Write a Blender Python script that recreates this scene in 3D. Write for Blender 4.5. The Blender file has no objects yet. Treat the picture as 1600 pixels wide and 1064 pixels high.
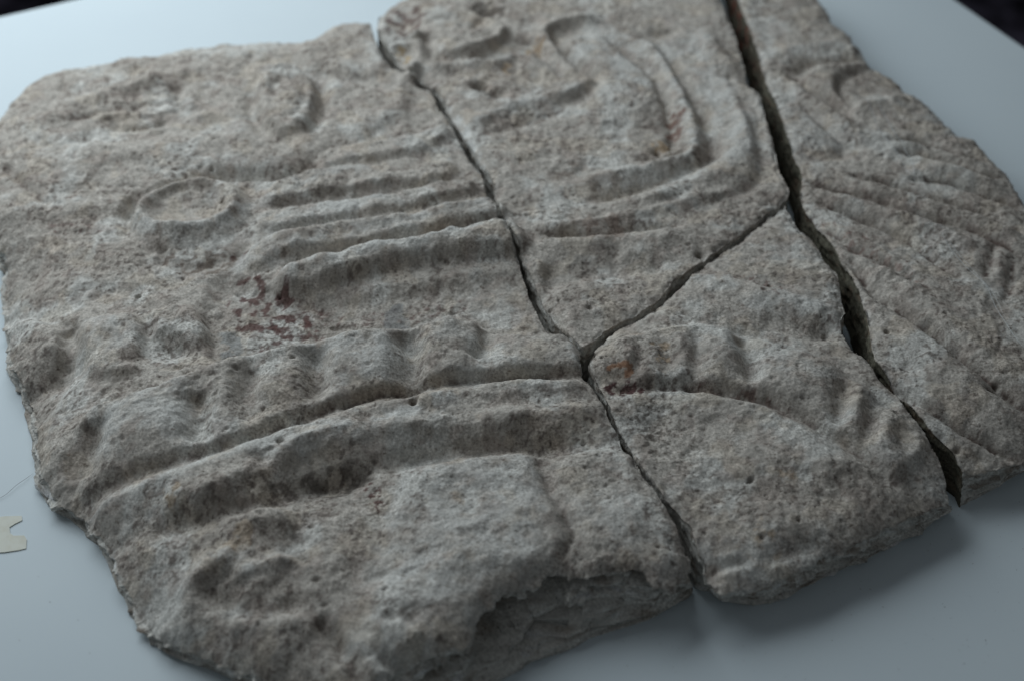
import bpy, math
import numpy as np

# ------------------------------------------------------------------ camera
SC = bpy.context.scene
PITCH = math.radians(41.7); DIST = 0.65; ZT = 0.028       # ZT: mean height of the carved face
FPX = 2373.0                                               # 35 mm lens on a 23.6 mm sensor
cam_d = bpy.data.cameras.new('camera'); cam = bpy.data.objects.new('camera', cam_d)
SC.collection.objects.link(cam); SC.camera = cam
CAM = np.array([0.0, -DIST*math.cos(PITCH), ZT + DIST*math.sin(PITCH)])
cam.location = CAM; cam.rotation_euler = (math.pi/2 - PITCH, 0, 0)
cam_d.lens = 35; cam_d.sensor_width = 23.6; cam_d.clip_start = 0.01; cam_d.clip_end = 50
cam_d.dof.use_dof = True; cam_d.dof.focus_distance = 0.632; cam_d.dof.aperture_fstop = 4.2
SC.render.resolution_x = 1024; SC.render.resolution_y = 680

# ------------------------------------------------------------------ light
W = bpy.data.worlds.new('World'); SC.world = W; W.use_nodes = True
bg = W.node_tree.nodes['Background']; bg.inputs[0].default_value = (0.86, 0.94, 1.0, 1); bg.inputs[1].default_value = 0.088
def window_light(name, loc, target, sx, sy, power, col):
    l = bpy.data.lights.new(name, 'AREA'); l.shape = 'RECTANGLE'; l.size = sx; l.size_y = sy; l.energy = power; l.color = col
    o = bpy.data.objects.new(name, l); SC.collection.objects.link(o)
    o.location = loc
    d = np.array(target) - np.array(loc); 
    from mathutils import Vector
    o.rotation_euler = Vector(d).to_track_quat('-Z', 'Y').to_euler()
window_light('window_light', (-0.38, 0.42, 0.46), (-0.04, 0.04, 0.02), 0.75, 0.65, 4.9, (0.86, 0.95, 1.0))
SC.view_settings.view_transform = 'Standard'; SC.view_settings.look = 'None'
SC.view_settings.gamma = 1; SC.view_settings.exposure = 0.0; SC.view_settings.use_curve_mapping = False

# ------------------------------------------------------------------ helpers
_f = np.array([0, math.cos(PITCH), -math.sin(PITCH)]); _u = np.array([0, math.sin(PITCH), math.cos(PITCH)])
def at(px, py, z=ZT):
    """a point of the place: where the sight line of a photograph position meets height z"""
    px = np.asarray(px, float); py = np.asarray(py, float)
    v = (px[..., None]-800)/FPX*np.array([1., 0, 0]) - (py[..., None]-532)/FPX*_u + _f
    t = (np.asarray(z)-CAM[2])/v[..., 2]
    return (CAM + t[..., None]*v)[..., :2]
# the slab thins towards its lower left and its front edges: (line, drop, reach)
LEAN = []; LIFT = 0.0
def lean(x, y):
    z = np.zeros_like(x)
    for P, drop, reach in LEAN:
        best = np.full(x.shape, 1e9)
        for i in range(len(P)-1):
            a = P[i]; d = P[i+1]-a; t = np.clip(((x-a[0])*d[0]+(y-a[1])*d[1])/(d@d), 0, 1)
            best = np.minimum(best, (x-a[0]-t*d[0])**2+(y-a[1]-t*d[1])**2)
        z = z-drop*np.exp(-(np.sqrt(best)/reach)**1.6)
    return z
def XY(pts, z=None):
    a = np.array([(p[0], p[1]) for p in pts], float)
    if z is not None: return at(a[:, 0], a[:, 1], z)
    q = at(a[:, 0], a[:, 1], ZT+LIFT)
    for k in range(5): q = at(a[:, 0], a[:, 1], ZT+LIFT+lean(q[:, 0], q[:, 1]))
    return q
LEAN += [(XY([(-10,480),(10,600),(40,690),(60,790),(150,870),(210,990),(300,1050),(400,1100)], 0.010), 0.017, 0.028),
         (XY([(1120,930),(1220,930),(1340,870),(1480,790)], 0.010), 0.005, 0.022), (XY([(1500,740),(1600,720),(1700,690)], 0.012), 0.005, 0.02)]
def smoothline(P, n=8, closed=False):
    P = np.asarray(P, float)
    if len(P) < 3 and not closed: return P
    if closed: Q = np.vstack([P[-1], P, P[0], P[1]])
    else: Q = np.vstack([2*P[0]-P[1], P, 2*P[-1]-P[-2]])
    out = []
    for i in range(1, len(Q)-2):
        p0, p1, p2, p3 = Q[i-1], Q[i], Q[i+1], Q[i+2]
        for k in range(n):
            t = k/n
            out.append(0.5*((2*p1)+(-p0+p2)*t+(2*p0-5*p1+4*p2-p3)*t*t+(-p0+3*p1-3*p2+p3)*t**3))
    if not closed: out.append(P[-1])
    return np.array(out)

rng = np.random.RandomState(11)
_perm = rng.permutation(1024); _perm = np.concatenate([_perm]*3)
_g3 = rng.normal(size=(1024, 3)); _g3 /= np.linalg.norm(_g3, axis=1)[:, None]
def noise3(x, y, z):
    xi = np.floor(x).astype(np.int64); yi = np.floor(y).astype(np.int64); zi = np.floor(z).astype(np.int64)
    fx, fy, fz = x-xi, y-yi, z-zi
    u = fx*fx*fx*(fx*(fx*6-15)+10); v = fy*fy*fy*(fy*(fy*6-15)+10); w = fz*fz*fz*(fz*(fz*6-15)+10)
    def g(i, j, k):
        h = _perm[(_perm[(_perm[(xi+i) & 1023] + yi+j) & 1023] + zi+k) & 1023]
        G = _g3[h]; return G[..., 0]*(fx-i)+G[..., 1]*(fy-j)+G[..., 2]*(fz-k)
    a = g(0,0,0); a = a+u*(g(1,0,0)-a); b = g(0,1,0); b = b+u*(g(1,1,0)-b); a = a+v*(b-a)
    c = g(0,0,1); c = c+u*(g(1,0,1)-c); d = g(0,1,1); d = d+u*(g(1,1,1)-d); c = c+v*(d-c)
    return (a+w*(c-a))*1.6
def noise2(x, y, s, seed=0.0):            # s: feature size in metres
    return noise3(x/s+seed*13.7, y/s+seed*7.3, np.full_like(x, 0.37+seed*3.1))
def fbm2(x, y, s, o=3, seed=0.0):
    r = 0; a = 1.0; t = 0
    for k in range(o):
        r = r + a*noise2(x, y, s/2**k, seed+k*1.7); t += a; a *= 0.5
    return r/t
def sst(a, b, x):
    t = np.clip((x-a)/(b-a), 0, 1); return t*t*(3-2*t)

# ------------------------------------------------------------------ the carved face: one height map, shared by the four pieces
CELL = 0.00055
lo = at(np.array([-60.]), np.array([1140.]))[0]; hi = at(np.array([1720.]), np.array([-110.]))[0]
left = min(at(np.array([-70.]), np.array([150.]))[0][0], at(np.array([-70.]), np.array([900.]))[0][0])
X0, X1 = left-0.035, at(np.array([1720.]), np.array([380.]))[0][0]+0.03
Y0, Y1 = lo[1]-0.03, hi[1]+0.03
xs = np.arange(X0, X1, CELL); ys = np.arange(Y0, Y1, CELL)
GX, GY = np.meshgrid(xs.astype(np.float32), ys.astype(np.float32)); NY, NX = GX.shape
_ALL = (slice(None), slice(None))
def gnoise(s, seed, sl=_ALL):              # gradient noise on the grid, feature size s
    r = np.random.RandomState(int(seed*1000) % 2000003 + int(s*1e7) % 9973)
    u = (xs-X0)/s; v = (ys-Y0)/s
    ang = r.uniform(0, 2*math.pi, (int(v[-1])+2, int(u[-1])+2)).astype(np.float32); gx, gy = np.cos(ang), np.sin(ang)
    u = u[sl[1]]; v = v[sl[0]]; ui = u.astype(int); vi = v.astype(int); fu = (u-ui).astype(np.float32)[None]; fv = (v-vi).astype(np.float32)[:, None]
    a = fu**3*(fu*(fu*6-15)+10); b = fv**3*(fv*(fv*6-15)+10)
    def c(i, j): k = np.ix_(vi+j, ui+i); return gx[k]*(fu-i)+gy[k]*(fv-j)
    p = c(0, 0); p = p+a*(c(1, 0)-p); q = c(0, 1); q = q+a*(c(1, 1)-q)
    return (p+b*(q-p))*np.float32(1.9)
def gfbm(s, o=3, seed=0.0, sl=_ALL):
    r = 0; a = 1.0; t = 0
    for k in range(o):
        r = r + np.float32(a)*gnoise(s/2**k, seed+k*1.7, sl); t += a*a; a *= 0.55
    return r/np.float32(math.sqrt(t))
# organic wobble, so that no carved line runs true
WX = GX + 0.0007*gfbm(0.014, 2, 1) ; WY = GY + 0.0007*gfbm(0.014, 2, 2)
H = np.zeros_like(GX)                      # metres above ZT
MODUL = 1 + 0.30*gfbm(0.02, 2, 3)
mm = 0.001
def window(P, m):
    i0 = int(max(0, (P[:, 0].min()-m-X0)/CELL)); i1 = int(min(NX, (P[:, 0].max()+m-X0)/CELL+2))
    j0 = int(max(0, (P[:, 1].min()-m-Y0)/CELL)); j1 = int(min(NY, (P[:, 1].max()+m-Y0)/CELL+2))
    return slice(j0, j1), slice(i0, i1)
def pdist(P, s, m, closed=False):
    """distance (up to m), side and parameter along a polyline, over a window of the warped grid"""
    x, y = WX[s], WY[s]; oj, oi = s[0].start, s[1].start
    best = np.full(x.shape, 1.0, np.float32); sdv = np.zeros(x.shape, np.float32); par = np.zeros(x.shape, np.float32)
    n = len(P); e = n if closed else n-1
    for i in range(e):
        a = P[i]; b = P[(i+1) % n]; w = window(np.array([a, b]), m+0.0035)
        w = (slice(max(w[0].start-oj, 0), max(w[0].stop-oj, 0)), slice(max(w[1].start-oi, 0), max(w[1].stop-oi, 0)))
        xx, yy = x[w], y[w]
        if xx.size == 0: continue
        d = b-a; L2 = d@d+1e-18
        rx = xx-np.float32(a[0]); ry = yy-np.float32(a[1])
        t = np.clip((rx*np.float32(d[0])+ry*np.float32(d[1]))/np.float32(L2), 0, 1)
        ex = rx-t*np.float32(d[0]); ey = ry-t*np.float32(d[1]); q = ex*ex+ey*ey
        bb = best[w]; k = q < bb
        bb[k] = q[k]; sdv[w][k] = (np.float32(d[0])*ey-np.float32(d[1])*ex)[k]; par[w][k] = (i+t)[k]
    return np.sqrt(best), sdv, par/e
def inside(P, x, y):
    c = np.zeros(x.shape, bool); n = len(P); grid = x.ndim == 2
    for i in range(n):
        a = P[i]; b = P[(i+1) % n]
        if a[1] == b[1]: continue
        if grid:
            j0 = max(0, int((min(a[1], b[1])-0.004-y[0, 0])/CELL)); j1 = max(0, int((max(a[1], b[1])+0.004-y[0, 0])/CELL)+2); r = slice(j0, j1)
            xx, yy = x[r], y[r]
            c[r] ^= ((a[1] > yy) != (b[1] > yy)) & (xx < (b[0]-a[0])*(yy-a[1])/(b[1]-a[1])+a[0])
        else:
            c ^= ((a[1] > y) != (b[1] > y)) & (x < (b[0]-a[0])*(y-a[1])/(b[1]-a[1])+a[0])
    return c
def line(pts, h, wf, wn=None, taper=0.12, mod=True, sharp=2.0):
    """ridge (h>0) or groove (h<0), mm; wf / wn: half width on the far (left of travel) and near side, mm"""
    wn = wf if wn is None else wn
    P = smoothline(XY(pts), 3); w = max(wf, wn)*mm*2.4
    s = window(P, w+0.004)
    if H[s].size == 0: return
    d, sd, t = pdist(P, s, w)
    ww = np.where(sd > 0, wf, wn)*mm
    f = np.exp(-(d/ww)**sharp)
    if taper > 0: f = f*np.clip(0.35+0.65*np.minimum(sst(0, taper, t), 1-sst(1-taper, 1, t)), 0, 1)
    H[s] += h*mm*f*(MODUL[s] if mod else 1)
def area(pts, h, soft=1.5, mod=0.0, smooth=True):
    """raised (or sunk) field bounded by an outline; soft: edge half width mm"""
    P = XY(pts); P = smoothline(P, 3, True) if smooth else P
    s = window(P, soft*mm*2+0.004); x, y = WX[s], WY[s]
    d, _, _ = pdist(P, s, soft*mm*2, True); d = np.where(inside(P, x, y), d, -d)
    f = sst(-soft*mm, soft*mm, d)
    H[s] += h*mm*f*(1+mod*(MODUL[s]-1))
def dome(c, rx, ry, h, p=2.0):
    """rounded lump or hollow; rx, ry in photograph units at c"""
    C = XY([c])[0]; ax = XY([(c[0]+rx, c[1])])[0]-C; ay = XY([(c[0], c[1]-ry)])[0]-C
    a = np.hypot(*ax); b = np.hypot(*ay)
    P = np.array([[C[0]-a*2.2, C[1]-b*2.2], [C[0]+a*2.2, C[1]+b*2.2]])
    s = window(P, 0.003); x, y = WX[s]-C[0], WY[s]-C[1]
    r = np.sqrt((x/a)**2+(y/b)**2)
    H[s] += h*mm*np.exp(-(r**p)*0.9)
def mask_area(pts, soft=2.0):
    P = smoothline(XY(pts), 3, True)
    s = window(P, soft*mm*2+0.004); x, y = WX[s], WY[s]
    d, _, _ = pdist(P, s, soft*mm*2, True); d = np.where(inside(P, x, y), d, -d)
    return sst(-soft*mm, soft*mm, d), s

LIFT = 0.0028          # carved features stand a little above the mean level
# ---- left piece -------------------------------------------------------------
# broad shapes
area([(-60,150),(180,90),(420,70),(590,60),(640,150),(560,215),(420,255),(320,262),(180,320),(60,330),(-60,330)], 1.6, 5)   # upper field
area([(350,420),(460,455),(620,445),(815,425),(880,515),(760,500),(560,515),(420,548),(350,545),(330,480)], -2.8, 5.0)       # recess with red paint
area([(230,395),(380,380),(400,430),(340,470),(320,560),(120,640),(-40,600),(-40,420)], -0.6, 6)
# irregular carved edge top left
line([(50,190),(110,172),(165,150),(215,133),(262,118),(300,108)], 1.7, 7, 5)
for k in range(26): dome((rng.uniform(50,330), rng.uniform(105,205)), rng.uniform(7,18), rng.uniform(4,9), rng.choice([-1, 1])*rng.uniform(0.5, 1.3))
line([(95,190),(150,178),(200,167),(240,160),(285,157),(330,150)], -1.0, 2.0, 2.0)
line([(150,188),(190,178),(235,178),(275,170)], 1.7, 4, 1.6)
line([(185,195),(225,196),(262,184)], -2.0, 2, 3)
line([(235,120),(255,138),(262,165)], 1.8, 2.5, 2.5); line([(275,130),(282,160)], -2.0, 3)
dome((133,214), 13, 11, -2.6); dome((120,140), 20, 8, -1.5); dome((40,150), 22, 12, 1.2)
line([(60,205),(120,225),(180,232)], 1.3, 5); line([(95,140),(102,120)], -1.0, 1.5)
line([(70,255),(180,243),(300,228),(390,215)], 1.8, 9, 9)
line([(0,252),(35,285),(75,318)], -1.8, 2.2); line([(75,300),(140,290),(205,300)], -1.0, 5)
line([(195,325),(230,300),(290,277),(350,270),(420,269),(470,262),(520,240)], -3.2, 4.5, 3.0)
line([(370,272),(420,270),(468,261)], -2.0, 1.2)
# notched top edge behind the left face
area([(480,60),(520,33),(570,28),(595,70),(600,112),(540,118),(490,110),(470,85)], 1.6, 4)
line([(380,100),(430,90),(490,112),(600,125)], -1.2, 5); dome((392,85), 9, 7, -1.5)
# carved disc
area([(402,150),(410,124),(440,108),(470,112),(490,135),(488,175),(470,205),(445,212),(420,198),(406,178)], 3.0, 3.6)
line([(426,158),(432,138),(452,128),(472,140),(476,165),(462,186),(444,190),(430,176),(426,158)], -1.1, 2.2, 2.2, 0); dome((452,158), 14, 14, 0.9); line([(412,150),(418,125),(445,112),(472,118)], 0.8, 2.4)
line([(392,140),(398,180),(420,207),(446,222)], -2.6, 3.5, 4.5); line([(498,118),(506,150),(500,182),(480,212)], -2.8, 3.6)
dome((522,138), 16, 22, 1.2); line([(520,170),(495,200),(470,222)], 1.0, 4)
# field right of the disc
line([(470,225),(520,200),(590,185),(640,160)], 0.8, 6); line([(630,150),(625,190),(640,215)], 0.9, 4)
# carved bars
area([(495,243),(540,226),(640,212),(690,196),(700,214),(640,236),(560,250),(505,256)], 2.4, 2.6)
area([(412,308),(440,284),(520,262),(560,260),(640,260),(705,252),(700,278),(630,288),(560,294),(500,304),(430,318)], 2.3, 2.4, 1.0)
area([(406,345),(425,330),(500,318),(600,306),(660,296),(735,282),(735,302),(665,318),(560,334),(430,358)], 2.2, 2.2, 1.0)
area([(382,402),(395,382),(460,364),(560,348),(660,334),(770,310),(785,335),(700,352),(560,380),(450,396),(400,414)], 2.8, 2.4, 0.9)
area([(432,438),(450,420),(560,394),(680,374),(795,352),(815,388),(700,400),(580,420),(480,446),(448,448)], 4.4, 3.2, 0.7)
line([(400,395),(470,372),(560,356),(680,338),(765,318)], 1.0, 3.0); line([(455,432),(560,406),(700,384),(800,366)], 1.2, 3.5)
line([(540,270),(545,285),(535,300)], -0.9, 2.5); line([(555,312),(562,325),(556,336)], -1.0, 2.5); line([(640,262),(655,278),(650,292)], -0.8, 3)
line([(420,324),(500,311),(600,299),(690,286)], -0.6, 1.5, 1.7); line([(415,368),(500,346),(600,330),(720,309)], -0.6, 1.5, 1.7); line([(425,414),(520,392),(620,374),(720,354),(790,342)], -1.5, 1.8, 2.0)
area([(400,300),(500,255),(620,240),(760,300),(800,380),(640,410),(470,440),(400,405),(385,390)], 1.0, 5)
# ring boss
RING = [(210,330),(216,308),(240,290),(275,280),(320,280),(360,290),(382,310),(380,332),(355,352),(318,364),(275,370),(235,364),(214,350),(210,330)]
RING = [(294+74*math.cos(q*math.pi/8), 325-35*math.sin(q*math.pi/8)-8*math.cos(q*math.pi/8)) for q in range(17)]; line(RING, 3.2, 3.8, 4.0, 0); area([(200,330),(225,290),(285,272),(350,280),(390,310),(380,345),(330,368),(270,378),(222,368),(200,345)], 1.3, 2.6)
dome((294,322), 42, 18, -1.6, 3); dome((310,312), 16, 9, 1.2); line([(250,310),(270,300),(300,292)], -1.8, 2.2)
line([(225,388),(270,406),(320,404),(365,390),(392,370)], -1.3, 3.0, 5)
line([(196,365),(200,330),(212,300)], -2.0, 3.5); line([(250,378),(252,400)], -1.5, 1.6)
dome((240,382), 12, 6, -1.6)
# left blocks
area([(-15,505),(45,492),(88,512),(92,552),(60,585),(15,592),(-10,560)], 2.8, 3)
dome((82,574), 40, 22, -4.6); line([(104,500),(108,530),(100,560)], -3.2, 4.5, 4.5)
area([(128,498),(170,487),(212,490),(218,540),(200,575),(150,578),(128,545)], 2.4, 3.2); dome((160,510), 22, 14, 0.8)
line([(232,492),(226,530),(205,560)], -1.8, 4); dome((196,556), 14, 9, -1.8)
area([(232,482),(290,468),(318,500),(305,532),(260,515),(238,512)], 2.4, 2.8); dome((268,535), 32, 14, -3.4); line([(232,485),(236,510)], -1.4, 2)
line([(322,470),(330,510),(338,545),(360,552)], -2.4, 2.5, 3); dome((360,520), 16, 16, -0.9); dome((368,548), 13, 8, -1.6)
line([(90,470),(200,440),(310,430)], -1.2, 7); dome((212,447), 5, 4, -2.4); dome((60,450), 50, 20, 1.0)
# beaded band
line([(130,650),(200,622),(290,590),(380,560),(480,536),(600,516),(735,497)], 2.0, 2.2, 10, 0.06)
area([(128,650),(250,606),(380,564),(480,540),(600,520),(740,498),(800,520),(880,522),(906,556),(900,578),(800,580),(700,590),(600,606),(480,640),(350,690),(250,716),(130,760),(120,700)], 2.7, 2.8)
for pts, hh, w in (([(150,655),(140,690),(128,735)], -4.4, 5.5), ([(306,612),(312,645),(302,690)], -4.2, 5), ([(392,580),(384,620),(392,660)], -2.6, 4.5),
                   ([(488,548),(494,585),(488,628)], -3.6, 5), ([(632,520),(646,560),(640,600)], -4.0, 5.5), ([(758,505),(752,540),(752,560)], -3.6, 7)):
    line(pts, hh, w)
dome((228,660), 60, 34, 1.8, 5); dome((350,625), 28, 30, 1.1); dome((440,600), 36, 30, 1.3, 5); dome((565,560), 52, 34, 2.0, 5); dome((700,545), 40, 38, 1.9, 5)
line([(742,497),(746,520),(742,545)], 2.2, 1.5, 4); dome((780,508), 34, 8, -2.0); dome((830,520), 18, 8, -1.4); dome((820,555), 60, 20, 1.0)
line([(118,766),(240,720),(350,692),(480,644),(600,608),(700,592),(800,585),(905,580)], -1.5, 2.4, 2.0, 0.05)
line([(480,640),(600,606),(700,590),(800,583),(895,578)], -1.2, 1.0, 1.0, 0.1)
# plain moulding below it
line([(120,795),(220,760),(320,725),(450,678),(560,645),(680,620),(800,604),(930,602)], 3.0, 4.5, 8.5, 0.06)
line([(240,790),(330,762),(430,715),(520,688),(640,664),(780,650),(960,640)], 3.0, 6, 5, 0.06)
line([(250,815),(340,792),(420,765),(520,738),(600,712),(700,692),(800,684),(970,680)], -3.2, 4.0, 6.0, 0.08)
line([(430,745),(480,738),(530,727),(575,718)], -0.8, 3.5, 3.5); dome((545,730), 26, 14, -0.8); line([(440,706),(480,690),(560,664)], 0.9, 2)
dome((440,692), 5, 4, -3.0, 3); dome((646,628), 6, 5, -3.4, 3); dome((410,715), 16, 8, -1.4); dome((95,700), 26, 30, 1.6); line([(60,640),(75,700),(70,760)], 0.8, 8)
line([(150,790),(125,770),(115,730)], -1.8, 5)
# lower field
area([(605,790),(640,740),(730,706),(820,694),(850,735),(880,790),(892,835),(868,872),(800,912),(748,940),(690,990),(600,990),(575,930),(590,860)], 2.4, 7.0, 0.8); dome((690,740), 60, 22, 0.8); dome((650,850), 50, 30, -0.8); dome((800,800), 50, 40, 0.7); line([(620,800),(700,815),(790,790)], -0.6, 5); line([(640,900),(720,880),(820,870)], 0.6, 6)
line([(838,700),(856,745),(880,795),(906,838)], -1.8, 2.4, 3.4); line([(895,830),(888,850),(884,862)], -1.8, 1.6)
area([(880,705),(1000,700),(1050,790),(1075,870),(1000,880),(925,862),(905,800)], 1.6, 3.5)
dome((935,760), 14, 22, -0.9); dome((980,800), 40, 30, 0.8); dome((720,770), 50, 24, -0.9); dome((700,830), 60, 30, 0.6)
line([(430,770),(520,760),(600,770),(600,860),(560,920)], -1.8, 12)
dome((462,838), 18, 26, -2.0); dome((455,822), 9, 12, -0.6); dome((400,810), 34, 26, 2.4); line([(300,770),(360,800),(420,800),(450,790)], 1.6, 7)
line([(290,985),(292,937),(302,898),(330,873),(372,858)], 2.4, 5, 5); line([(360,896),(400,884),(448,865)], 2.8, 4, 3); line([(385,915),(430,890),(455,862)], 1.6, 3)
line([(318,915),(345,930),(378,948),(430,948),(478,942)], -1.8, 3.5, 3.5); dome((330,910), 22, 16, -0.6); dome((348,893), 18, 8, -1.4)
dome((228,930), 52, 34, -2.8); dome((225,880), 50, 22, -0.8); line([(228,985),(255,1000),(290,1004)], -2.6, 2.2); line([(175,870),(215,850),(280,840)], 0.9, 7)
line([(350,965),(430,962),(500,975)], 2.0, 7); dome((420,1015), 60, 30, 1.4); line([(490,955),(520,985),(548,1025),(560,1050)], -3.0, 3, 3); dome((500,890), 50, 36, 0.9)
line([(590,1005),(610,1018),(640,1016),(660,1004),(700,1004)], -2.4, 2.4); dome((600,885), 10, 8, -1.6); dome((610,960), 12, 8, -1.4); dome((640,965), 8, 12, -1.2)
line([(260,790),(275,840),(290,880)], -1.0, 5)

# ---- middle upper piece ------------------------------------------------------
line([(592,38),(600,55),(625,60),(655,55),(665,45)], 2.4, 3, 3); line([(600,70),(645,70),(658,85),(650,105),(636,120)], 2.8, 2.6, 2.6); dome((628,85), 16, 12, -1.6)
dome((632,32), 22, 14, -2.4); dome((652,48), 12, 9, -2.2)
area([(640,50),(665,24),(735,18),(785,38),(788,55),(742,76),(690,84),(655,76)], 1.6, 3.5); line([(648,55),(670,30),(735,22),(780,40),(782,54),(742,72),(692,80),(662,72)], 1.4, 3, 3, 0); dome((712,50), 30, 14, 0.8)
line([(720,35),(735,45),(755,30)], -2.0, 2); dome((762,55), 14, 5, -1.6); line([(662,55),(670,70),(690,88)], -2.2, 3)
dome((758,12), 18, 14, -3.4); dome((828,30), 14, 10, -1.8)
area([(735,85),(760,70),(800,52),(840,62),(850,80),(800,88),(760,98)], -2.6, 3)
line([(640,118),(650,106),(700,104),(760,100),(800,88),(830,92),(855,108)], 2.6, 3, 6); line([(655,85),(662,108),(655,128)], -1.6, 2.2)
area([(650,108),(720,102),(800,92),(870,105),(930,120),(880,150),(800,175),(740,190),(690,150),(665,130)], 1.0, 3.0)
dome((750,133), 14, 6, -4.2, 3); dome((778,143), 16, 7, -3.4, 3); line([(780,105),(810,115),(850,128)], -1.2, 2)
line([(735,196),(770,178),(815,160),(870,146),(920,128),(934,118)], 1.3, 4, 3.4)
line([(755,206),(800,193),(850,176),(895,152),(932,126)], -0.9, 2.4, 3.4)
line([(862,46),(880,72),(905,95),(934,120)], -3.2, 3.5, 3.0); line([(846,48),(868,36),(905,27),(930,30)], 3.0, 4, 3.0); line([(850,50),(870,85),(905,115)], 1.8, 4)
dome((848,75), 10, 10, -1.6); dome((890,45), 30, 9, -1.8)
area([(694,164),(708,172),(728,202),(744,230),(758,262),(750,262),(736,236),(716,206)], -1.4, 1.4)
# concentric mouldings
line([(950,58),(985,82),(1018,112),(1040,150),(1052,195),(1050,228)], -2.2, 2.6, 2.6)
area([(885,62),(920,48),(965,60),(1005,95),(1030,135),(1000,180),(930,195),(900,175),(945,130),(915,90)], 1.3, 5)
line([(960,50),(1000,62),(1028,82),(1055,120),(1075,165),(1087,210),(1078,238),(1035,252),(950,272),(890,285)], 2.4, 4.2, 4.2)
line([(1025,62),(1052,95),(1074,130),(1096,168),(1115,210),(1112,234),(1078,254),(1020,278),(960,298),(890,312)], -2.6, 3.8, 4.0)
line([(1040,62),(1090,55),(1130,100),(1158,150),(1168,200),(1152,248),(1100,280),(1010,312),(930,330)], 2.6, 8, 7)
line([(1115,85),(1150,135),(1176,190),(1192,245),(1180,280),(1120,310)], -2.0, 3.4); line([(1135,112),(1160,115),(1172,130)], -2.4, 5); line([(1160,130),(1185,180),(1190,200)], -1.2, 2)
line([(1190,160),(1205,220),(1222,270),(1236,294)], 1.0, 3)
line([(990,60),(1020,45),(1060,42)], -1.4, 4); dome((1030,45), 14, 8, -1.4); dome((1085,48), 10, 8, -1.0)
dome((1040,188), 18, 14, -1.6); dome((1027,230), 8, 5, -2.0); line([(1030,240),(1050,235),(1064,233)], -1.6, 1.5); line([(1000,245),(1010,240),(1025,245)], -1.2, 2)
line([(860,342),(930,335),(1000,325),(1080,300)], -1.6, 3.0, 3.0)
line([(830,352),(900,345),(980,332),(1050,318),(1110,300),(1180,295)], 1.8, 4, 4); line([(850,362),(920,362),(990,352),(1060,345)], -2.0, 2.2)
line([(835,385),(900,378),(960,372),(1020,372),(1070,360)], 2.0, 6, 5); line([(860,424),(920,415),(980,412),(1050,405)], -2.4, 8, 7)
dome((838,412), 13, 12, 2.2); dome((860,432), 14, 16, -2.0); dome((1010,388), 34, 16, 1.6); dome((1080,360), 50, 22, 1.4); dome((960,385), 10, 12, -1.4)
dome((880,270), 30, 12, -0.9); dome((790,265), 40, 16, 0.8); dome((905,278), 12, 14, -1.2); dome((1130,330), 30, 14, 0.9); dome((1095,390), 8, 6, -2.0)
line([(745,235),(800,238),(850,230)], 0.8, 4); line([(760,300),(820,318),(900,300)], -0.9, 5)
area([(905,490),(930,485),(980,480),(1000,490),(950,520),(925,535),(908,530)], -0.8, 2)

# ---- middle lower piece ------------------------------------------------------
area([(1010,500),(1100,430),(1220,340),(1290,400),(1320,470),(1310,510),(1250,490),(1150,500),(1080,510)], 1.2, 6)
line([(1120,400),(1155,425),(1205,452)], -1.2, 2.4); line([(1160,440),(1210,462),(1265,475),(1290,488)], 1.8, 7, 5); dome((1292,506), 18, 10, -2.6)
line([(1190,490),(1240,500),(1290,515)], -1.4, 6)
area([(925,565),(945,545),(1000,520),(1090,505),(1170,520),(1260,545),(1330,585),(1400,640),(1450,690),(1400,735),(1350,690),(1300,662),(1240,628),(1190,607),(1120,595),(1040,588),(960,598)], 2.6, 3.0)
dome((985,548), 34, 26, 1.4, 3); dome((1062,545), 26, 26, 1.3, 3); dome((1125,545), 32, 32, 1.9, 3); dome((1240,585), 60, 30, 1.9, 3); dome((1340,640), 18, 28, 1.4); dome((1385,680), 18, 30, 1.5)
for pts, hh, w in (([(995,530),(1000,560),(985,585)], -1.8, 3), ([(1038,530),(1046,560),(1040,585)], -1.5, 3.5), ([(1092,520),(1090,555),(1085,590)], -1.7, 3.5), ([(1158,520),(1172,550),(1170,590)], -3.4, 4.5), ([(1320,590),(1318,625),(1308,660)], -2.8, 4), ([(1372,612),(1366,650),(1352,680)], -3.4, 5), ([(1415,660),(1400,700)], -2.4, 5)):
    line(pts, hh, w)
line([(955,602),(1040,593),(1120,601),(1190,613),(1245,636),(1300,668),(1350,700),(1405,745)], -1.7, 2.2, 2.6, 0.05)
dome((965,588), 26, 9, -2.2); dome((1030,645), 26, 30, -1.8); dome((1110,650), 20, 10, -0.8)
line([(960,620),(1060,610),(1150,622),(1230,655),(1310,705),(1370,750)], 1.4, 4, 10)
dome((1000,600), 30, 8, 0.7); dome((1200,705), 70, 30, 1.2); dome((1150,760), 90, 30, -1.0); dome((1240,800), 70, 30, 1.0); dome((1300,720), 26, 18, 0.9); dome((1130,860), 40, 24, 0.9)
line([(1100,880),(1135,868),(1170,858)], -1.6, 2); line([(1200,860),(1240,840),(1290,835)], -1.2, 3); dome((1310,750), 10, 16, -1.2); line([(1418,740),(1440,760),(1445,775)], -1.2, 3)

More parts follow.
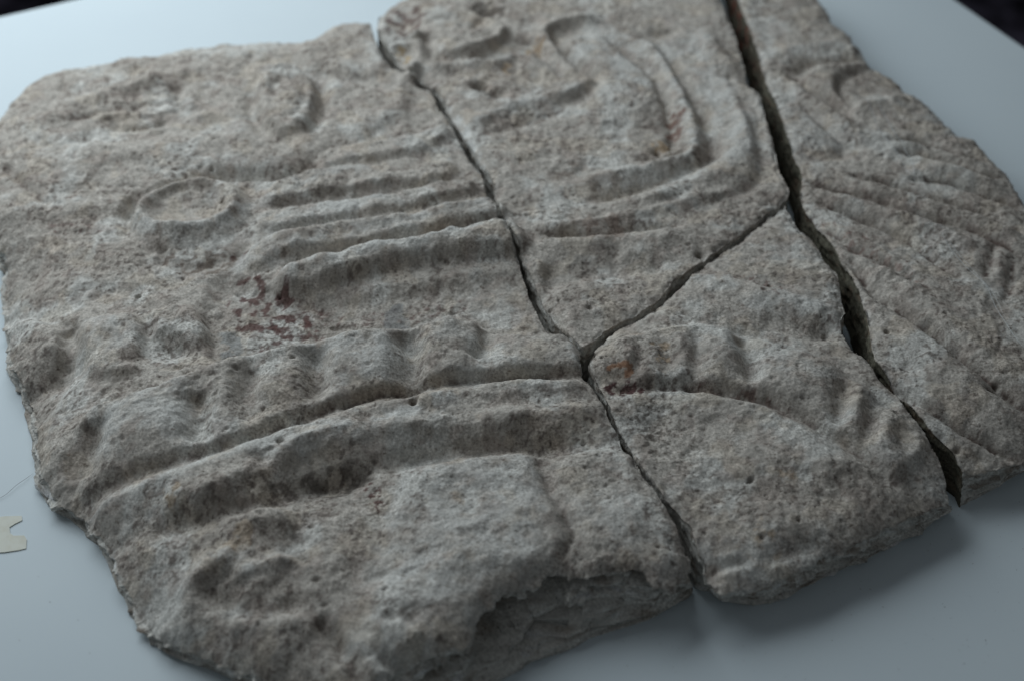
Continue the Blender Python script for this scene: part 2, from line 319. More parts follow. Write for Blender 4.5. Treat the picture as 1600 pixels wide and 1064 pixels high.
# ---- right piece --------------------------------------------------------------
line([(1215,75),(1240,68),(1280,63),(1320,62),(1350,66)], 1.8, 3, 5); line([(1245,95),(1265,88),(1300,88),(1350,80)], -3.4, 4, 3.5)
line([(1235,105),(1255,118),(1280,135),(1305,152),(1335,175)], -3.4, 2.6, 3.0); dome((1248,98), 18, 14, -2.0)
area([(1262,102),(1300,92),(1345,84),(1360,92),(1325,108),(1312,120),(1314,140),(1325,158),(1300,142),(1275,122)], 1.8, 2.2)
line([(1350,97),(1325,106),(1314,120),(1318,142),(1335,158)], -2.2, 2.6, 2.6); dome((1350,103), 24, 8, -0.8); dome((1355,130), 34, 16, -1.0)
line([(1335,162),(1360,154),(1395,146),(1420,140)], 1.8, 2, 5); line([(1230,120),(1270,150),(1320,185),(1350,205)], 1.4, 5, 4)
line([(1258,160),(1290,185),(1320,208),(1345,218)], -2.0, 2.0, 2.4); dome((1318,222), 16, 9, -2.2); dome((1260,205), 30, 18, 0.9); line([(1230,235),(1290,238),(1340,232)], -1.0, 5)
area([(1200,-30),(1290,0),(1340,50),(1300,62),(1230,66),(1190,60)], -0.8, 6)
FEATHERS = (([(1412,224),(1440,232),(1475,240),(1530,258),(1575,262)], -2.4, 1.8), ([(1395,206),(1450,210),(1500,228),(1545,236)], -1.7, 1.8), ([(1430,266),(1488,273),(1544,290),(1610,312)], -2.2, 1.6),
                   ([(1335,262),(1390,274),(1435,287),(1500,307),(1600,345)], -2.2, 1.6), ([(1265,272),(1300,280),(1355,294),(1390,304),(1445,322),(1540,352),(1610,385)], -2.2, 1.6),
                   ([(1285,302),(1330,320),(1386,343),(1440,375),(1500,420)], -2.3, 1.8), ([(1270,325),(1330,370),(1390,400),(1450,440)], -1.5, 2.2), ([(1330,395),(1352,418),(1390,461),(1432,486),(1488,528),(1530,563),(1610,622)], -2.9, 2.2),
                   ([(1376,570),(1420,600),(1470,632),(1530,668),(1600,696)], -2.2, 2.0), ([(1561,363),(1552,390),(1544,420)], -1.0, 2.2), ([(1588,396),(1582,430),(1572,462)], -1.0, 2.2), ([(1540,590),(1570,600),(1620,640)], -1.5, 2))
for pts, hh, w in FEATHERS: line(pts, hh*1.45, w*0.9, w*1.15, 0.2)
for pts, hh, w in (([(1425,236),(1480,254),(1560,278)], 1.6, 3), ([(1440,252),(1500,264),(1580,290)], 1.3, 2.6), ([(1340,276),(1420,298),(1500,322),(1590,352)], 1.9, 3.4), ([(1290,290),(1380,320),(1470,352),(1540,385)], 2.0, 4), ([(1400,215),(1470,226),(1540,246)], 1.4, 2.6), ([(1360,400),(1430,450),(1520,520),(1600,580)], 1.5, 7), ([(1370,480),(1440,530),(1530,610),(1600,655)], 1.6, 8), ([(1310,345),(1380,385),(1450,425)], 1.0, 5), ([(1572,370),(1562,420)], 0.7, 3)):
    line(pts, hh, w)
dome((1400,500), 24, 16, -1.0); dome((1470,580), 30, 16, 0.8); dome((1420,560), 14, 10, -1.2); dome((1570,480), 22, 30, -1.0)

# ---- worn: edges rubbed down
def blur(A, sig):
    n = int(sig*3)+1; k = np.exp(-0.5*(np.arange(-n, n+1)/sig)**2); k = (k/k.sum()).astype(np.float32); A = A.astype(np.float32)
    for ax in (0, 1):
        B = np.zeros_like(A)
        for i, w in enumerate(k): B += w*np.roll(A, i-n, ax)
        A = B
    return A
H = 1.58*(0.55*blur(H, 2.0)+0.45*blur(H, 0.9))
# ---- overall lie of the surface
H += 0.0012*gfbm(0.09, 2, 5) + lean(GX, GY)

# ------------------------------------------------------------------ weathering
r1 = gfbm(0.011, 4, 8); r2 = gfbm(0.0045, 3, 9); r3 = gnoise(0.0021, 12); r4 = gnoise(0.00125, 14)
rough = np.clip(0.7+0.55*gfbm(0.035, 2, 15), 0.2, 1.6)
gy_, gx_ = np.gradient(blur(H, 1.2), CELL); ATT = 1/(1+2.2*(gx_*gx_+gy_*gy_)); H += mm*(0.55*r1 + rough*ATT*(0.15*r2 + 0.05*r3))
rid = np.abs(gfbm(0.014, 3, 18)); H -= mm*0.5*np.clip(0.10-rid, 0, 1)/0.10*np.clip(rough-0.7, 0, 1)       # shallow tool and weather scars
H += mm*1.05*(0.25-np.abs(gfbm(0.017, 3, 33)))*np.clip(rough, 0.3, 1.2) - mm*0.38*np.abs(gfbm(0.0065, 3, 34))*rough
f1 = gfbm(0.010, 2, 36); f2 = gfbm(0.008, 2, 37); H += mm*0.5*(np.floor(f1*3.0+f2)/3.0-f1-f2/3.0)*ATT*np.clip(rough-0.35, 0, 1)
PITS = np.zeros_like(H)
def pit(cx, cy, r, dep, ax=1.0, ang=0.0):
    m = r*2.4; i0 = int((cx-m-X0)/CELL); i1 = int((cx+m-X0)/CELL)+2; j0 = int((cy-m-Y0)/CELL); j1 = int((cy+m-Y0)/CELL)+2
    if i0 < 0 or j0 < 0 or i1 > NX or j1 > NY: return
    x = GX[j0:j1, i0:i1]-cx; y = GY[j0:j1, i0:i1]-cy
    c, s = math.cos(ang), math.sin(ang); u = (x*c+y*s)/ax; v = -x*s+y*c
    f = np.exp(-((u*u+v*v)/(r*r))**1.5); H[j0:j1, i0:i1] -= dep*f; PITS[j0:j1, i0:i1] = np.maximum(PITS[j0:j1, i0:i1], f*min(1, dep/0.0012))
for k in range(4200):
    cx = rng.uniform(X0, X1); cy = rng.uniform(Y0, Y1); r = 0.00042*rng.lognormal(0.1, 0.36)
    pit(cx, cy, r, min(r*rng.uniform(0.4, 1.1), 0.0012), rng.uniform(1, 1.9), rng.uniform(-0.5, 0.5))
for px, py, r, dep in ((330,259,1.3,3),(420,269,1.0,2),(380,271,.9,2),(467,258,1,2),(436,450,1.0,3),(212,446,1.2,3),(283,421,.9,2.2),(347,316,1.1,2),(440,692,1.3,3),(646,628,1.5,3.4),(288,84,1.1,2.5),(391,83,1.3,2),
                       (430,158,.8,2),(404,180,.9,2),(427,200,1.0,2),(335,222,.7,2),(208,196,.8,2),(922,474,1.2,2.5),(1044,510,1.0,2.2),(1002,523,.9,2),(940,562,.6,2),(1203,445,1.3,2.4),(1170,437,1.0,2),(1293,507,1.5,2.5),
                       (1388,510,1.2,2.4),(1562,585,1.6,2.5),(1478,488,1.2,2),(1092,391,1.6,2.5),(1028,229,1.2,2.4),(750,132,2.0,3),(1175,738,1.2,2),(1250,802,1.0,2),(1310,842,1.3,2.2),(1193,826,1.0,2),(601,917,1.4,2),
                       (1500,690,1.4,2),(945,420,.9,1.6),(860,470,1,2),(873,462,.8,2),(458,566,.9,2),(412,640,.8,1.8),(1328,112,1,2),(1441,180,1.3,2),(1410,180,1.0,2),(1480,224,1.5,2),(1433,266,1.4,2)):
    c = XY([(px, py)])[0]; pit(c[0], c[1], r*0.8*mm, dep*0.8*mm, rng.uniform(1, 1.5), rng.uniform(-1, 1))

# ------------------------------------------------------------------ colour of the stone
def mix(A, col, f): f = f[..., None].astype(np.float32); return A*(1-f) + np.array(col, np.float32)*f
n1 = gfbm(0.05, 3, 21); n2 = gfbm(0.013, 3, 22); n3 = gfbm(0.004, 3, 23); n4 = gnoise(0.0015, 24)
COL = np.empty(GX.shape+(3,), np.float32); COL[:] = (0.335, 0.312, 0.285)
COL = mix(COL, (0.275, 0.245, 0.218), sst(-0.05, 0.5, n1+0.5*n2)*0.5)
COL = mix(COL, (0.43, 0.425, 0.405), sst(0.05, 0.55, gfbm(0.03, 4, 26))*0.8)
COL = mix(COL, (0.24, 0.20, 0.178), sst(0.16, 0.5, gfbm(0.012, 4, 27))*0.4)
COL = mix(COL, (0.40, 0.345, 0.28), sst(0.25, 0.55, gfbm(0.02, 3, 29))*0.3)
COL = COL*(1+0.20*n3[..., None]+0.08*n4[..., None])
COL = mix(COL, (0.13, 0.11, 0.098), sst(0.28, 0.46, gfbm(0.0028, 2, 31))*sst(-0.15, 0.35, n2+n1)*0.75)      # dark specks in the stone
COL = mix(COL, (0.10, 0.085, 0.075), np.clip(PITS, 0, 1)*0.55)                                                          # darker inside the pits
SP = np.zeros_like(GX)                                                                                                   # fine dark specks
for k in range(9000):
    i = rng.randint(3, NX-3); j = rng.randint(3, NY-3); SP[j, i] = 1
    if rng.rand() < 0.5: SP[j, i+1] = 0.8
    if rng.rand() < 0.4: SP[j+1, i] = 0.8
COL = mix(COL, (0.09, 0.075, 0.066), SP*np.clip(0.55+0.5*n1+0.5*n2, 0, 0.9)); H -= 0.0003*SP
COL = COL*np.array((1.28, 1.275, 1.262), np.float32)
def stain(pts, col, amount, soft=3.0, s=0.004, th=(0.0, 0.25), seed=40):
    global COL
    M, w = mask_area(pts, soft); n = gfbm(s, 5, seed, w)*0.6
    COL[w] = mix(COL[w], col, np.clip(sst(th[0], th[1], n+(M-1)*0.6), 0, 1)*np.clip(M*1.5, 0, 1)*amount)
RED = (0.11, 0.058, 0.052); ORG = (0.38, 0.28, 0.185); SOIL = (0.075, 0.062, 0.052); PALE = (0.54, 0.535, 0.51)
stain([(355,430),(410,420),(480,455),(520,475),(490,505),(420,520),(370,510),(345,470)], RED, 0.88, 9, 0.006, (-0.08, 0.25), 41)
stain([(440,455),(500,465),(520,500),(450,530),(380,545),(400,510)], RED, 0.8, 10, 0.006, (0.0, 0.32), 42)
stain([(352,540),(385,542),(390,562),(358,560)], RED, 0.9, 1.5, 0.006, (-0.4, -0.1), 43)
stain([(60,345),(100,335),(160,345),(150,358),(80,360)], RED, 0.6, 5, 0.003, (0.05, 0.35), 44)
stain([(355,385),(395,380),(390,405),(365,410)], RED, 0.85, 2, 0.004, (0.0, 0.2), 45)
stain([(500,475),(640,455),(740,445),(700,480),(560,508)], RED, 0.6, 6, 0.004, (0.12, 0.35), 46)
stain([(560,740),(585,735),(600,770),(588,790),(570,755)], RED, 0.9, 2, 0.003, (-0.05, 0.12), 47)
stain([(940,595),(1000,590),(1010,606),(960,610)], (0.07, 0.03, 0.03), 0.95, 2, 0.004, (-0.25, 0.0), 48)
stain([(1030,588),(1110,592),(1180,602),(1240,625),(1230,640),(1160,615),(1060,602)], (0.11, 0.055, 0.045), 0.65, 2.5, 0.005, (-0.05, 0.3), 49)
stain([(950,572),(990,570),(985,585),(955,585)], (0.30, 0.15, 0.08), 0.8, 1.5, 0.004, (-0.2, 0.1), 50)
stain([(1015,535),(1045,528),(1050,580),(1030,580)], ORG, 0.6, 2, 0.004, (-0.02, 0.25), 51)
stain([(1050,160),(1072,172),(1062,205),(1040,200)], (0.16, 0.085, 0.065), 0.8, 3, 0.004, (-0.3, 0.1), 52)
stain([(1020,212),(1045,215),(1042,228),(1022,225)], ORG, 0.8, 1.5, 0.004, (-0.3, 0.0), 53)
stain([(820,70),(845,52),(855,60),(835,80)], ORG, 0.7, 2, 0.004, (-0.2, 0.1), 54); stain([(785,100),(805,105),(800,118),(785,112)], ORG, 0.7, 1.5, 0.004, (-0.2, 0.1), 55)
stain([(615,72),(640,75),(640,92),(620,90)], (0.40, 0.26, 0.10), 0.6, 2, 0.004, (-0.2, 0.2), 56)
stain([(600,10),(660,5),(655,45),(610,50)], (0.13, 0.09, 0.08), 0.8, 3, 0.006, (-0.25, 0.1), 57)
stain([(735,-5),(790,-5),(780,25),(745,25)], SOIL, 0.8, 3, 0.006, (-0.3, 0.1), 58)
stain([(360,820),(388,815),(390,850),(352,855)], ORG, 0.45, 2, 0.006, (-0.3, 0.0), 59); stain([(252,755),(280,750),(290,785),(262,790)], ORG, 0.6, 2, 0.006, (-0.05, 0.2), 60)
stain([(1175,800),(1205,800),(1225,850),(1190,850)], ORG, 0.6, 3, 0.006, (-0.15, 0.2), 61); stain([(1220,725),(1250,725),(1245,750),(1225,750)], ORG, 0.45, 3, 0.006, (-0.15, 0.2), 62)
stain([(690,750),(740,745),(745,800),(690,800)], (0.34, 0.26, 0.19), 0.6, 5, 0.008, (-0.2, 0.2), 63)
stain([(430,735),(520,715),(600,700),(610,725),(560,740),(500,765),(420,770)], SOIL, 0.65, 5, 0.006, (-0.15, 0.2), 64)
stain([(450,810),(478,815),(478,870),(452,865)], SOIL, 0.45, 4, 0.006, (-0.2, 0.15), 65)
stain([(1005,610),(1060,615),(1050,690),(1000,685)], SOIL, 0.75, 5, 0.003, (-0.1, 0.25), 66)
stain([(260,385),(380,380),(375,415),(270,415)], (0.11, 0.075, 0.055), 0.7, 4, 0.005, (-0.1, 0.2), 67)
stain([(880,340),(960,330),(980,370),(900,375)], (0.22, 0.16, 0.13), 0.6, 5, 0.01, (-0.2, 0.2), 68)
stain([(870,255),(930,245),(940,290),(880,295)], (0.20, 0.165, 0.14), 0.6, 5, 0.01, (-0.2, 0.2), 69)
stain([(600,465),(630,455),(640,500),(590,505)], (0.20, 0.205, 0.205), 0.7, 4, 0.01, (-0.3, 0.1), 70); stain([(340,500),(372,498),(372,545),(345,545)], (0.25, 0.26, 0.26), 0.7, 3, 0.01, (-0.3, 0.0), 70)
for k, p in enumerate(([(510,545),(620,530),(640,580),(520,620)], [(130,495),(200,488),(200,560),(140,570)], [(600,760),(720,700),(820,700),(880,820),(760,900),(620,960)], [(440,700),(560,660),(640,650),(560,690),(460,722)],
                       [(1200,450),(1280,465),(1285,490),(1200,480)], [(890,60),(1000,80),(1010,130),(930,100)], [(1060,70),(1150,130),(1190,260),(1130,250),(1100,150)], [(160,640),(290,625),(280,700),(170,715)], [(1225,155),(1300,180),(1320,225),(1240,230)], [(300,430),(520,300),(620,300),(420,400)])):
    stain(p, PALE, 0.7, 8, 0.014, (-0.35, 0.35), 71+k)
stain([(1275,330),(1330,345),(1420,400),(1440,440),(1360,400)], (0.16, 0.075, 0.06), 0.5, 6, 0.004, (0.05, 0.3), 90); stain([(1140,420),(1220,440),(1215,465),(1150,440)], (0.13, 0.06, 0.05), 0.6, 4, 0.003, (0.05, 0.25), 91)
stain([(1260,270),(1440,300),(1600,370),(1600,420),(1400,330)], (0.27, 0.225, 0.20), 0.6, 8, 0.01, (-0.2, 0.3), 92)
stain([(692,162),(712,170),(734,202),(750,232),(762,266),(748,266),(734,238),(712,206)], (0.62, 0.62, 0.60), 0.8, 1.5, 0.006, (-0.5, 0.2), 95)  # lit crack wall of the upper middle piece, its brightness painted pale
def pale_line(pts, w, amount, seed):
    global COL
    P = smoothline(XY(pts), 3); q = window(P, w*mm*3+0.004); d, _, _ = pdist(P, q, w*mm*3); n = gfbm(0.009, 4, seed, q)
    COL[q] = mix(COL[q], PALE, np.exp(-(d/(w*mm))**2)*sst(-0.45, 0.35, n)*amount)
for k, (p, w, a) in enumerate((([(430,705),(480,690),(540,672),(620,648),(700,622)], 4, 0.9), ([(120,795),(220,760),(320,722),(430,688)], 3, 0.5), ([(160,650),(280,612)], 8, 0.6), ([(500,555),(620,545)], 10, 0.8), ([(660,535),(730,520)], 7, 0.5), ([(420,405),(520,372),(640,348),(760,322)], 4, 0.7), ([(455,432),(560,402),(680,384),(790,362)], 5, 0.8), ([(420,312),(520,275),(560,270)], 5, 0.6), ([(415,345),(500,325),(600,312)], 4, 0.6), ([(215,345),(240,362),(300,362),(360,345),(385,320)], 5, 0.8), ([(900,75),(960,85),(1000,125)], 7, 0.8), ([(960,52),(1020,78),(1055,125),(1080,180),(1085,225)], 4, 0.8), ([(1070,70),(1120,110),(1160,180),(1170,240)], 8, 0.6), ([(940,285),(1030,270),(1110,245)], 4, 0.6), ([(745,188),(820,160),(900,135)], 3, 0.6), ([(660,110),(720,106),(800,92)], 3, 0.6), ([(1180,470),(1260,475),(1285,490)], 6, 0.8), ([(1200,570),(1290,590)], 8, 0.5), ([(1100,530),(1150,540)], 6, 0.6), ([(1220,80),(1300,64)], 3, 0.5), ([(1240,165),(1300,200)], 8, 0.5), ([(300,900),(330,874),(372,858)], 4, 0.6), ([(390,885),(448,865)], 4, 0.6), ([(640,880),(720,900),(800,860)], 14, 0.6), ([(930,780),(980,830)], 10, 0.6), ([(1380,700),(1440,740)], 8, 0.5), ([(1120,860),(1180,850)], 9, 0.7))):
    pale_line(p, w, a, 160+k)
def dirt_shade_line(pts, w, amount, col=(0.10, 0.072, 0.062), seed=100):
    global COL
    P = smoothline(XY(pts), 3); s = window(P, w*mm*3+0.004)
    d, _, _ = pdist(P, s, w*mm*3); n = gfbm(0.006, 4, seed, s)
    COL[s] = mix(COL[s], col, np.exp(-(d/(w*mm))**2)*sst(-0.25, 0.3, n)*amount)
for k, p in enumerate(FEATHERS): dirt_shade_line(p[0], 1.2, 0.95, seed=110+k)  # groove dirt, painted stronger to stand in for weak groove shading
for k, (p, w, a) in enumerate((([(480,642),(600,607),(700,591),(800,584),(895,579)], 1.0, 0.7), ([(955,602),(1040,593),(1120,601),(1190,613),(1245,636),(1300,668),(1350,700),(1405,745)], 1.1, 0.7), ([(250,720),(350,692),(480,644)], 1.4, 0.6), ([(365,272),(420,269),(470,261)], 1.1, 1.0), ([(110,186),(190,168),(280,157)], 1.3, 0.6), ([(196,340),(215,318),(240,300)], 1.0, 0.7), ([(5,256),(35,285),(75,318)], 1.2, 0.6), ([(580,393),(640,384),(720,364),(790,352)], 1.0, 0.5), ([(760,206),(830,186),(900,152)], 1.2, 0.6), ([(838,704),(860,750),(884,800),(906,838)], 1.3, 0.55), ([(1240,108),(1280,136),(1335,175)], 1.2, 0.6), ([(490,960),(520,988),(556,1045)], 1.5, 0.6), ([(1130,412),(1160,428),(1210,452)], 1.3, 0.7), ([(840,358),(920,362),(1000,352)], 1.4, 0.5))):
    dirt_shade_line(p, w, a, seed=130+k)
COL = np.clip(COL, 0.02, 0.7)

# ------------------------------------------------------------------ outlines of the four pieces (rim, base where it differs, hollow under the rim in mm, wall roughness mm)
LIFT = 0.0
def side(c, s):           # offset a crack centre line by half its width
    c = np.array(c, float); d = np.gradient(c[:, :2], axis=0); d /= np.linalg.norm(d, axis=1)[:, None]
    n = np.stack([-d[:, 1], d[:, 0]], 1); return [(p[0]+s*n[i, 0]*p[2]*0.68, p[1]+s*n[i, 1]*p[2]*0.68) for i, p in enumerate(c)]
CA = [(640,120,3),(655,131,5),(670,139,4),(682,150,8),(690,166,10),(700,182,6),(710,197,7),(719,214,8),(733,238,11),(746,258,9),(758,274,9),(765,290,10),(768,310,9),(775,327,6),(783,345,6),(790,362,5),(800,384,5),(812,405,6),(821,424,8),(830,444,9),(842,468,10),(856,493,12),(872,506,7),(888,522,5),(900,538,6)]
CL = [(912,566,12),(916,584,12),(928,600,9),(941,624,8),(952,648,6),(966,671,5),(980,694,6),(996,720,6),(1010,742,6),(1022,756,6),(1036,776,7)]
CB = [(926,541,15),(938,529,17),(952,515,12),(970,503,9),(1000,492,8),(1020,480,10),(1040,462,12),(1056,442,17),(1080,425,9),(1105,407,7),(1130,390,7),(1155,372,7),(1180,352,8),(1200,335,8),(1218,321,7)]
M_right = [(1112,-80),(1122,-30),(1131,0),(1141,22),(1152,47),(1161,76),(1170,110),(1176,134),(1190,148),(1196,160),(1198,178),(1204,202),(1211,222),(1220,250),(1224,268),(1231,285),(1240,297)]
R_right = [(1232,314),(1241,333),(1251,355),(1270,367),(1283,382),(1291,402),(1309,424),(1317,441),(1319,466),(1325,487),(1317,500),(1320,518),(1339,545),(1357,561),(1370,577),(1394,606),(1419,636),(1440,664),(1456,690),(1470,718),(1482,748)]
T_left = [(1132,-80),(1142,-30),(1150,0),(1160,25),(1170,47),(1181,86),(1188,112),(1196,136),(1206,152),(1216,180),(1226,212),(1236,236),(1246,256),(1249,276),(1246,300),(1254,322),(1266,336),(1276,350),(1286,361),(1302,380),(1312,402),(1327,427),(1339,452),(1347,481),(1354,511),(1361,542),(1368,560),(1386,578),(1411,607),(1432,637),(1450,660),(1464,676)]
_k = lambda b: min(1, max(0, (580-b)/60))
M_right = [(a-6, b) for a, b in M_right]; R_right = [(a-4*_k(b), b) for a, b in R_right]; T_left = [(a+5*_k(b)-1*(1-_k(b)), b) for a, b in T_left]
def V(p, base=None, hol=0.0, amp=0.7): return (p[0], p[1], base, hol, amp)
def lowleft(p):
    if p[0] > 400 or p[1] < 400: return V(p, None, 0, 1.2)
    k = min(1, (p[1]-400)/260); return V((p[0]+6*k, p[1]-24*k), p, 0, 1.25)
Lp = [V(p) for p in [(577,29),(583,54),(589,79),(598,99),(611,110),(628,115)]] + [V(p) for p in side(CA, 1)] + [V((906,556))] + [V(p) for p in side(CL, 1)]
Lp += [V((1050,806)), V((1064,836)), V((1077,864), (1078,925), 2, 1.2), V((1073,893), (1075,938), 3, 1.5), V((1052,908), (1045,956), 4, 1.6), V((1022,902), (1015,968), 4, 1.8), V((1000,886), (985,979), 4, 1.8), V((965,880), (950,990), 4, 2.0), V((920,886), (905,1008), 6, 2.2),
       V((870,882), (865,1022), 9, 2.4), V((835,897), (835,1033), 11, 2.4), V((795,917), (800,1055), 12, 2.4), V((765,933), (770,1072), 11, 2.4), V((748,950), (750,1085), 8, 2.4), V((737,976), (740,1092), 6, 2.2), V((718,997), (725,1100), 4, 2), V((690,1004), (700,1108), 3, 2), V((655,1012), (660,1115), 3, 2), V((625,1024), (620,1125), 2, 2),
       V((560,1060), (560,1140), 1, 2), V((490,1072), (480,1140), 0, 2), V((425,1054), (415,1100), 0, 1.6)]
Lp += [lowleft(p) for p in [(372,1064),(345,1054),(300,1035),(260,1018),(236,1001),(216,985),(201,952),(185,916),(170,885),(151,852),(131,828),(110,812),(80,795),(57,757),(51,722),(51,690),(46,655),(36,626),(19,591),(12,560),(8,510),(4,452),(8,420),(13,405),(7,393),(-4,378),(-16,350),(-24,290),(-18,225),(0,180),(12,163),(31,140),(50,120),(70,107),(95,100),(115,94),(131,95),(165,90),(186,81),(215,80),(245,77),(270,70),(290,66),(320,63),(345,57),(380,60),(410,55),(430,57),(470,58),(488,54),(505,41),(530,31),(560,27)]]
Mp = [V(p) for p in [(591,24),(589,44),(601,66),(613,86),(624,105),(637,117)]] + [V(p) for p in side(CA, -1)] + [V((912,543))] + [V(p) for p in side([(a, b, w*0.62) for a, b, w in CB], -1)[1:]] + [V((1232,305))] + [V(p) for p in M_right[::-1]] + [V(p, None, 0, 1.2) for p in [(1000,-90),(850,-72),(740,-50),(660,-24),(622,-6),(603,9)]]
_cbR = side([(a, b, w*0.62) for a, b, w in CB], 1)
Rp = [V(p) for p in side(CL, -1)[::-1]] + [V((926,556))] + [V(p) for p in _cbR] + [V(p) for p in R_right] + [V((1487,768), (1484,795), 2, 1.4), V((1442,785), (1440,829), 2, 1.4), V((1400,803), (1400,850), 2, 1.4), V((1340,833), (1340,880), 2, 1.5), V((1280,862), (1280,905), 2, 1.5), V((1240,880), (1240,926), 2, 1.5), V((1200,893), (1200,943), 1, 1.3), V((1160,905), (1160,945), 1, 1.2), V((1125,910), (1124,938), 1, 1.2), V((1110,890), (1110,925), 0, 1.2), V((1094,850)), V((1080,812)), V((1060,790))]
Tp = [V(p) for p in T_left] + [V((1482,690)), V((1496,708), (1490,760)), V((1506,724), (1499,790), 0, 1.0), V((1530,724), (1528,776), 1, 1.2), V((1560,718), (1560,757), 1, 1.4), V((1602,704), (1602,738), 1, 1.4), V((1650,670), (1650,700), 1, 1.4)] + [V(p, None, 0, 1.2) for p in [(1680,600),(1682,500),(1665,410),(1630,340),(1602,300),(1590,279),(1576,256),(1560,244),(1545,229),(1526,206),(1501,197),(1489,189),(1470,170),(1455,150),(1440,140),(1415,129),(1395,108),(1365,95),(1352,80),(1345,64),(1331,40),(1302,20),(1290,0),(1268,-28),(1230,-55),(1180,-75)]]


def outline(verts, seed):
    P = []; Q = []; A = []
    rim = XY(verts); base = np.array([at(np.array([float(v[2][0])]), np.array([float(v[2][1])]), 0.0)[0] if v[2] else rim[i] for i, v in enumerate(verts)])
    n = len(verts)
    for i in range(n):
        j = (i+1) % n; L = np.linalg.norm(rim[j]-rim[i]); k = max(1, int(L/0.0012))
        for m in range(k):
            t = m/k
            P.append(rim[i]*(1-t)+rim[j]*t); Q.append(base[i]*(1-t)+base[j]*t)
            A.append((verts[i][3]*(1-t)+verts[j][3]*t, verts[i][4]*(1-t)+verts[j][4]*t))
    P = np.array(P); Q = np.array(Q); A = np.array(A)
    for arr in (P, Q):
        for s, a in ((0.009, 0.0006), (0.0036, 0.0005), (0.0017, 0.0003)):
            k = a*np.clip(A[:, 1]/0.9, 0.8, 1.5)
            arr[:, 0] += k*noise2(P[:, 0], P[:, 1], s, seed+0.3); arr[:, 1] += k*noise2(P[:, 0], P[:, 1], s, seed+5.3)
    return P, Q, A

def nearest(P, x, y, closed=True):
    best = np.full(x.shape, 1e9); idx = np.zeros(x.shape, int); tt = np.zeros(x.shape); n = len(P)
    for i in range(n):
        a = P[i]; d = P[(i+1) % n]-a; L2 = d@d+1e-18
        # only points near this edge can matter
        t = np.clip(((x-a[0])*d[0]+(y-a[1])*d[1])/L2, 0, 1)
        q = (x-(a[0]+t*d[0]))**2+(y-(a[1]+t*d[1]))**2
        k = q < best; best[k] = q[k]; idx[k] = i; tt[k] = t[k]
    return np.sqrt(best), idx, tt

NR = 40; DMAX = NR*CELL
def bil(F, x, y):
    u = np.clip((x-X0)/CELL, 0, NX-2); v = np.clip((y-Y0)/CELL, 0, NY-2); i = u.astype(int); j = v.astype(int); a = u-i; b = v-j
    if F.ndim == 3: a = a[:, None]; b = b[:, None]
    return F[j, i]*(1-a)*(1-b)+F[j, i+1]*a*(1-b)+F[j+1, i]*(1-a)*b+F[j+1, i+1]*a*b

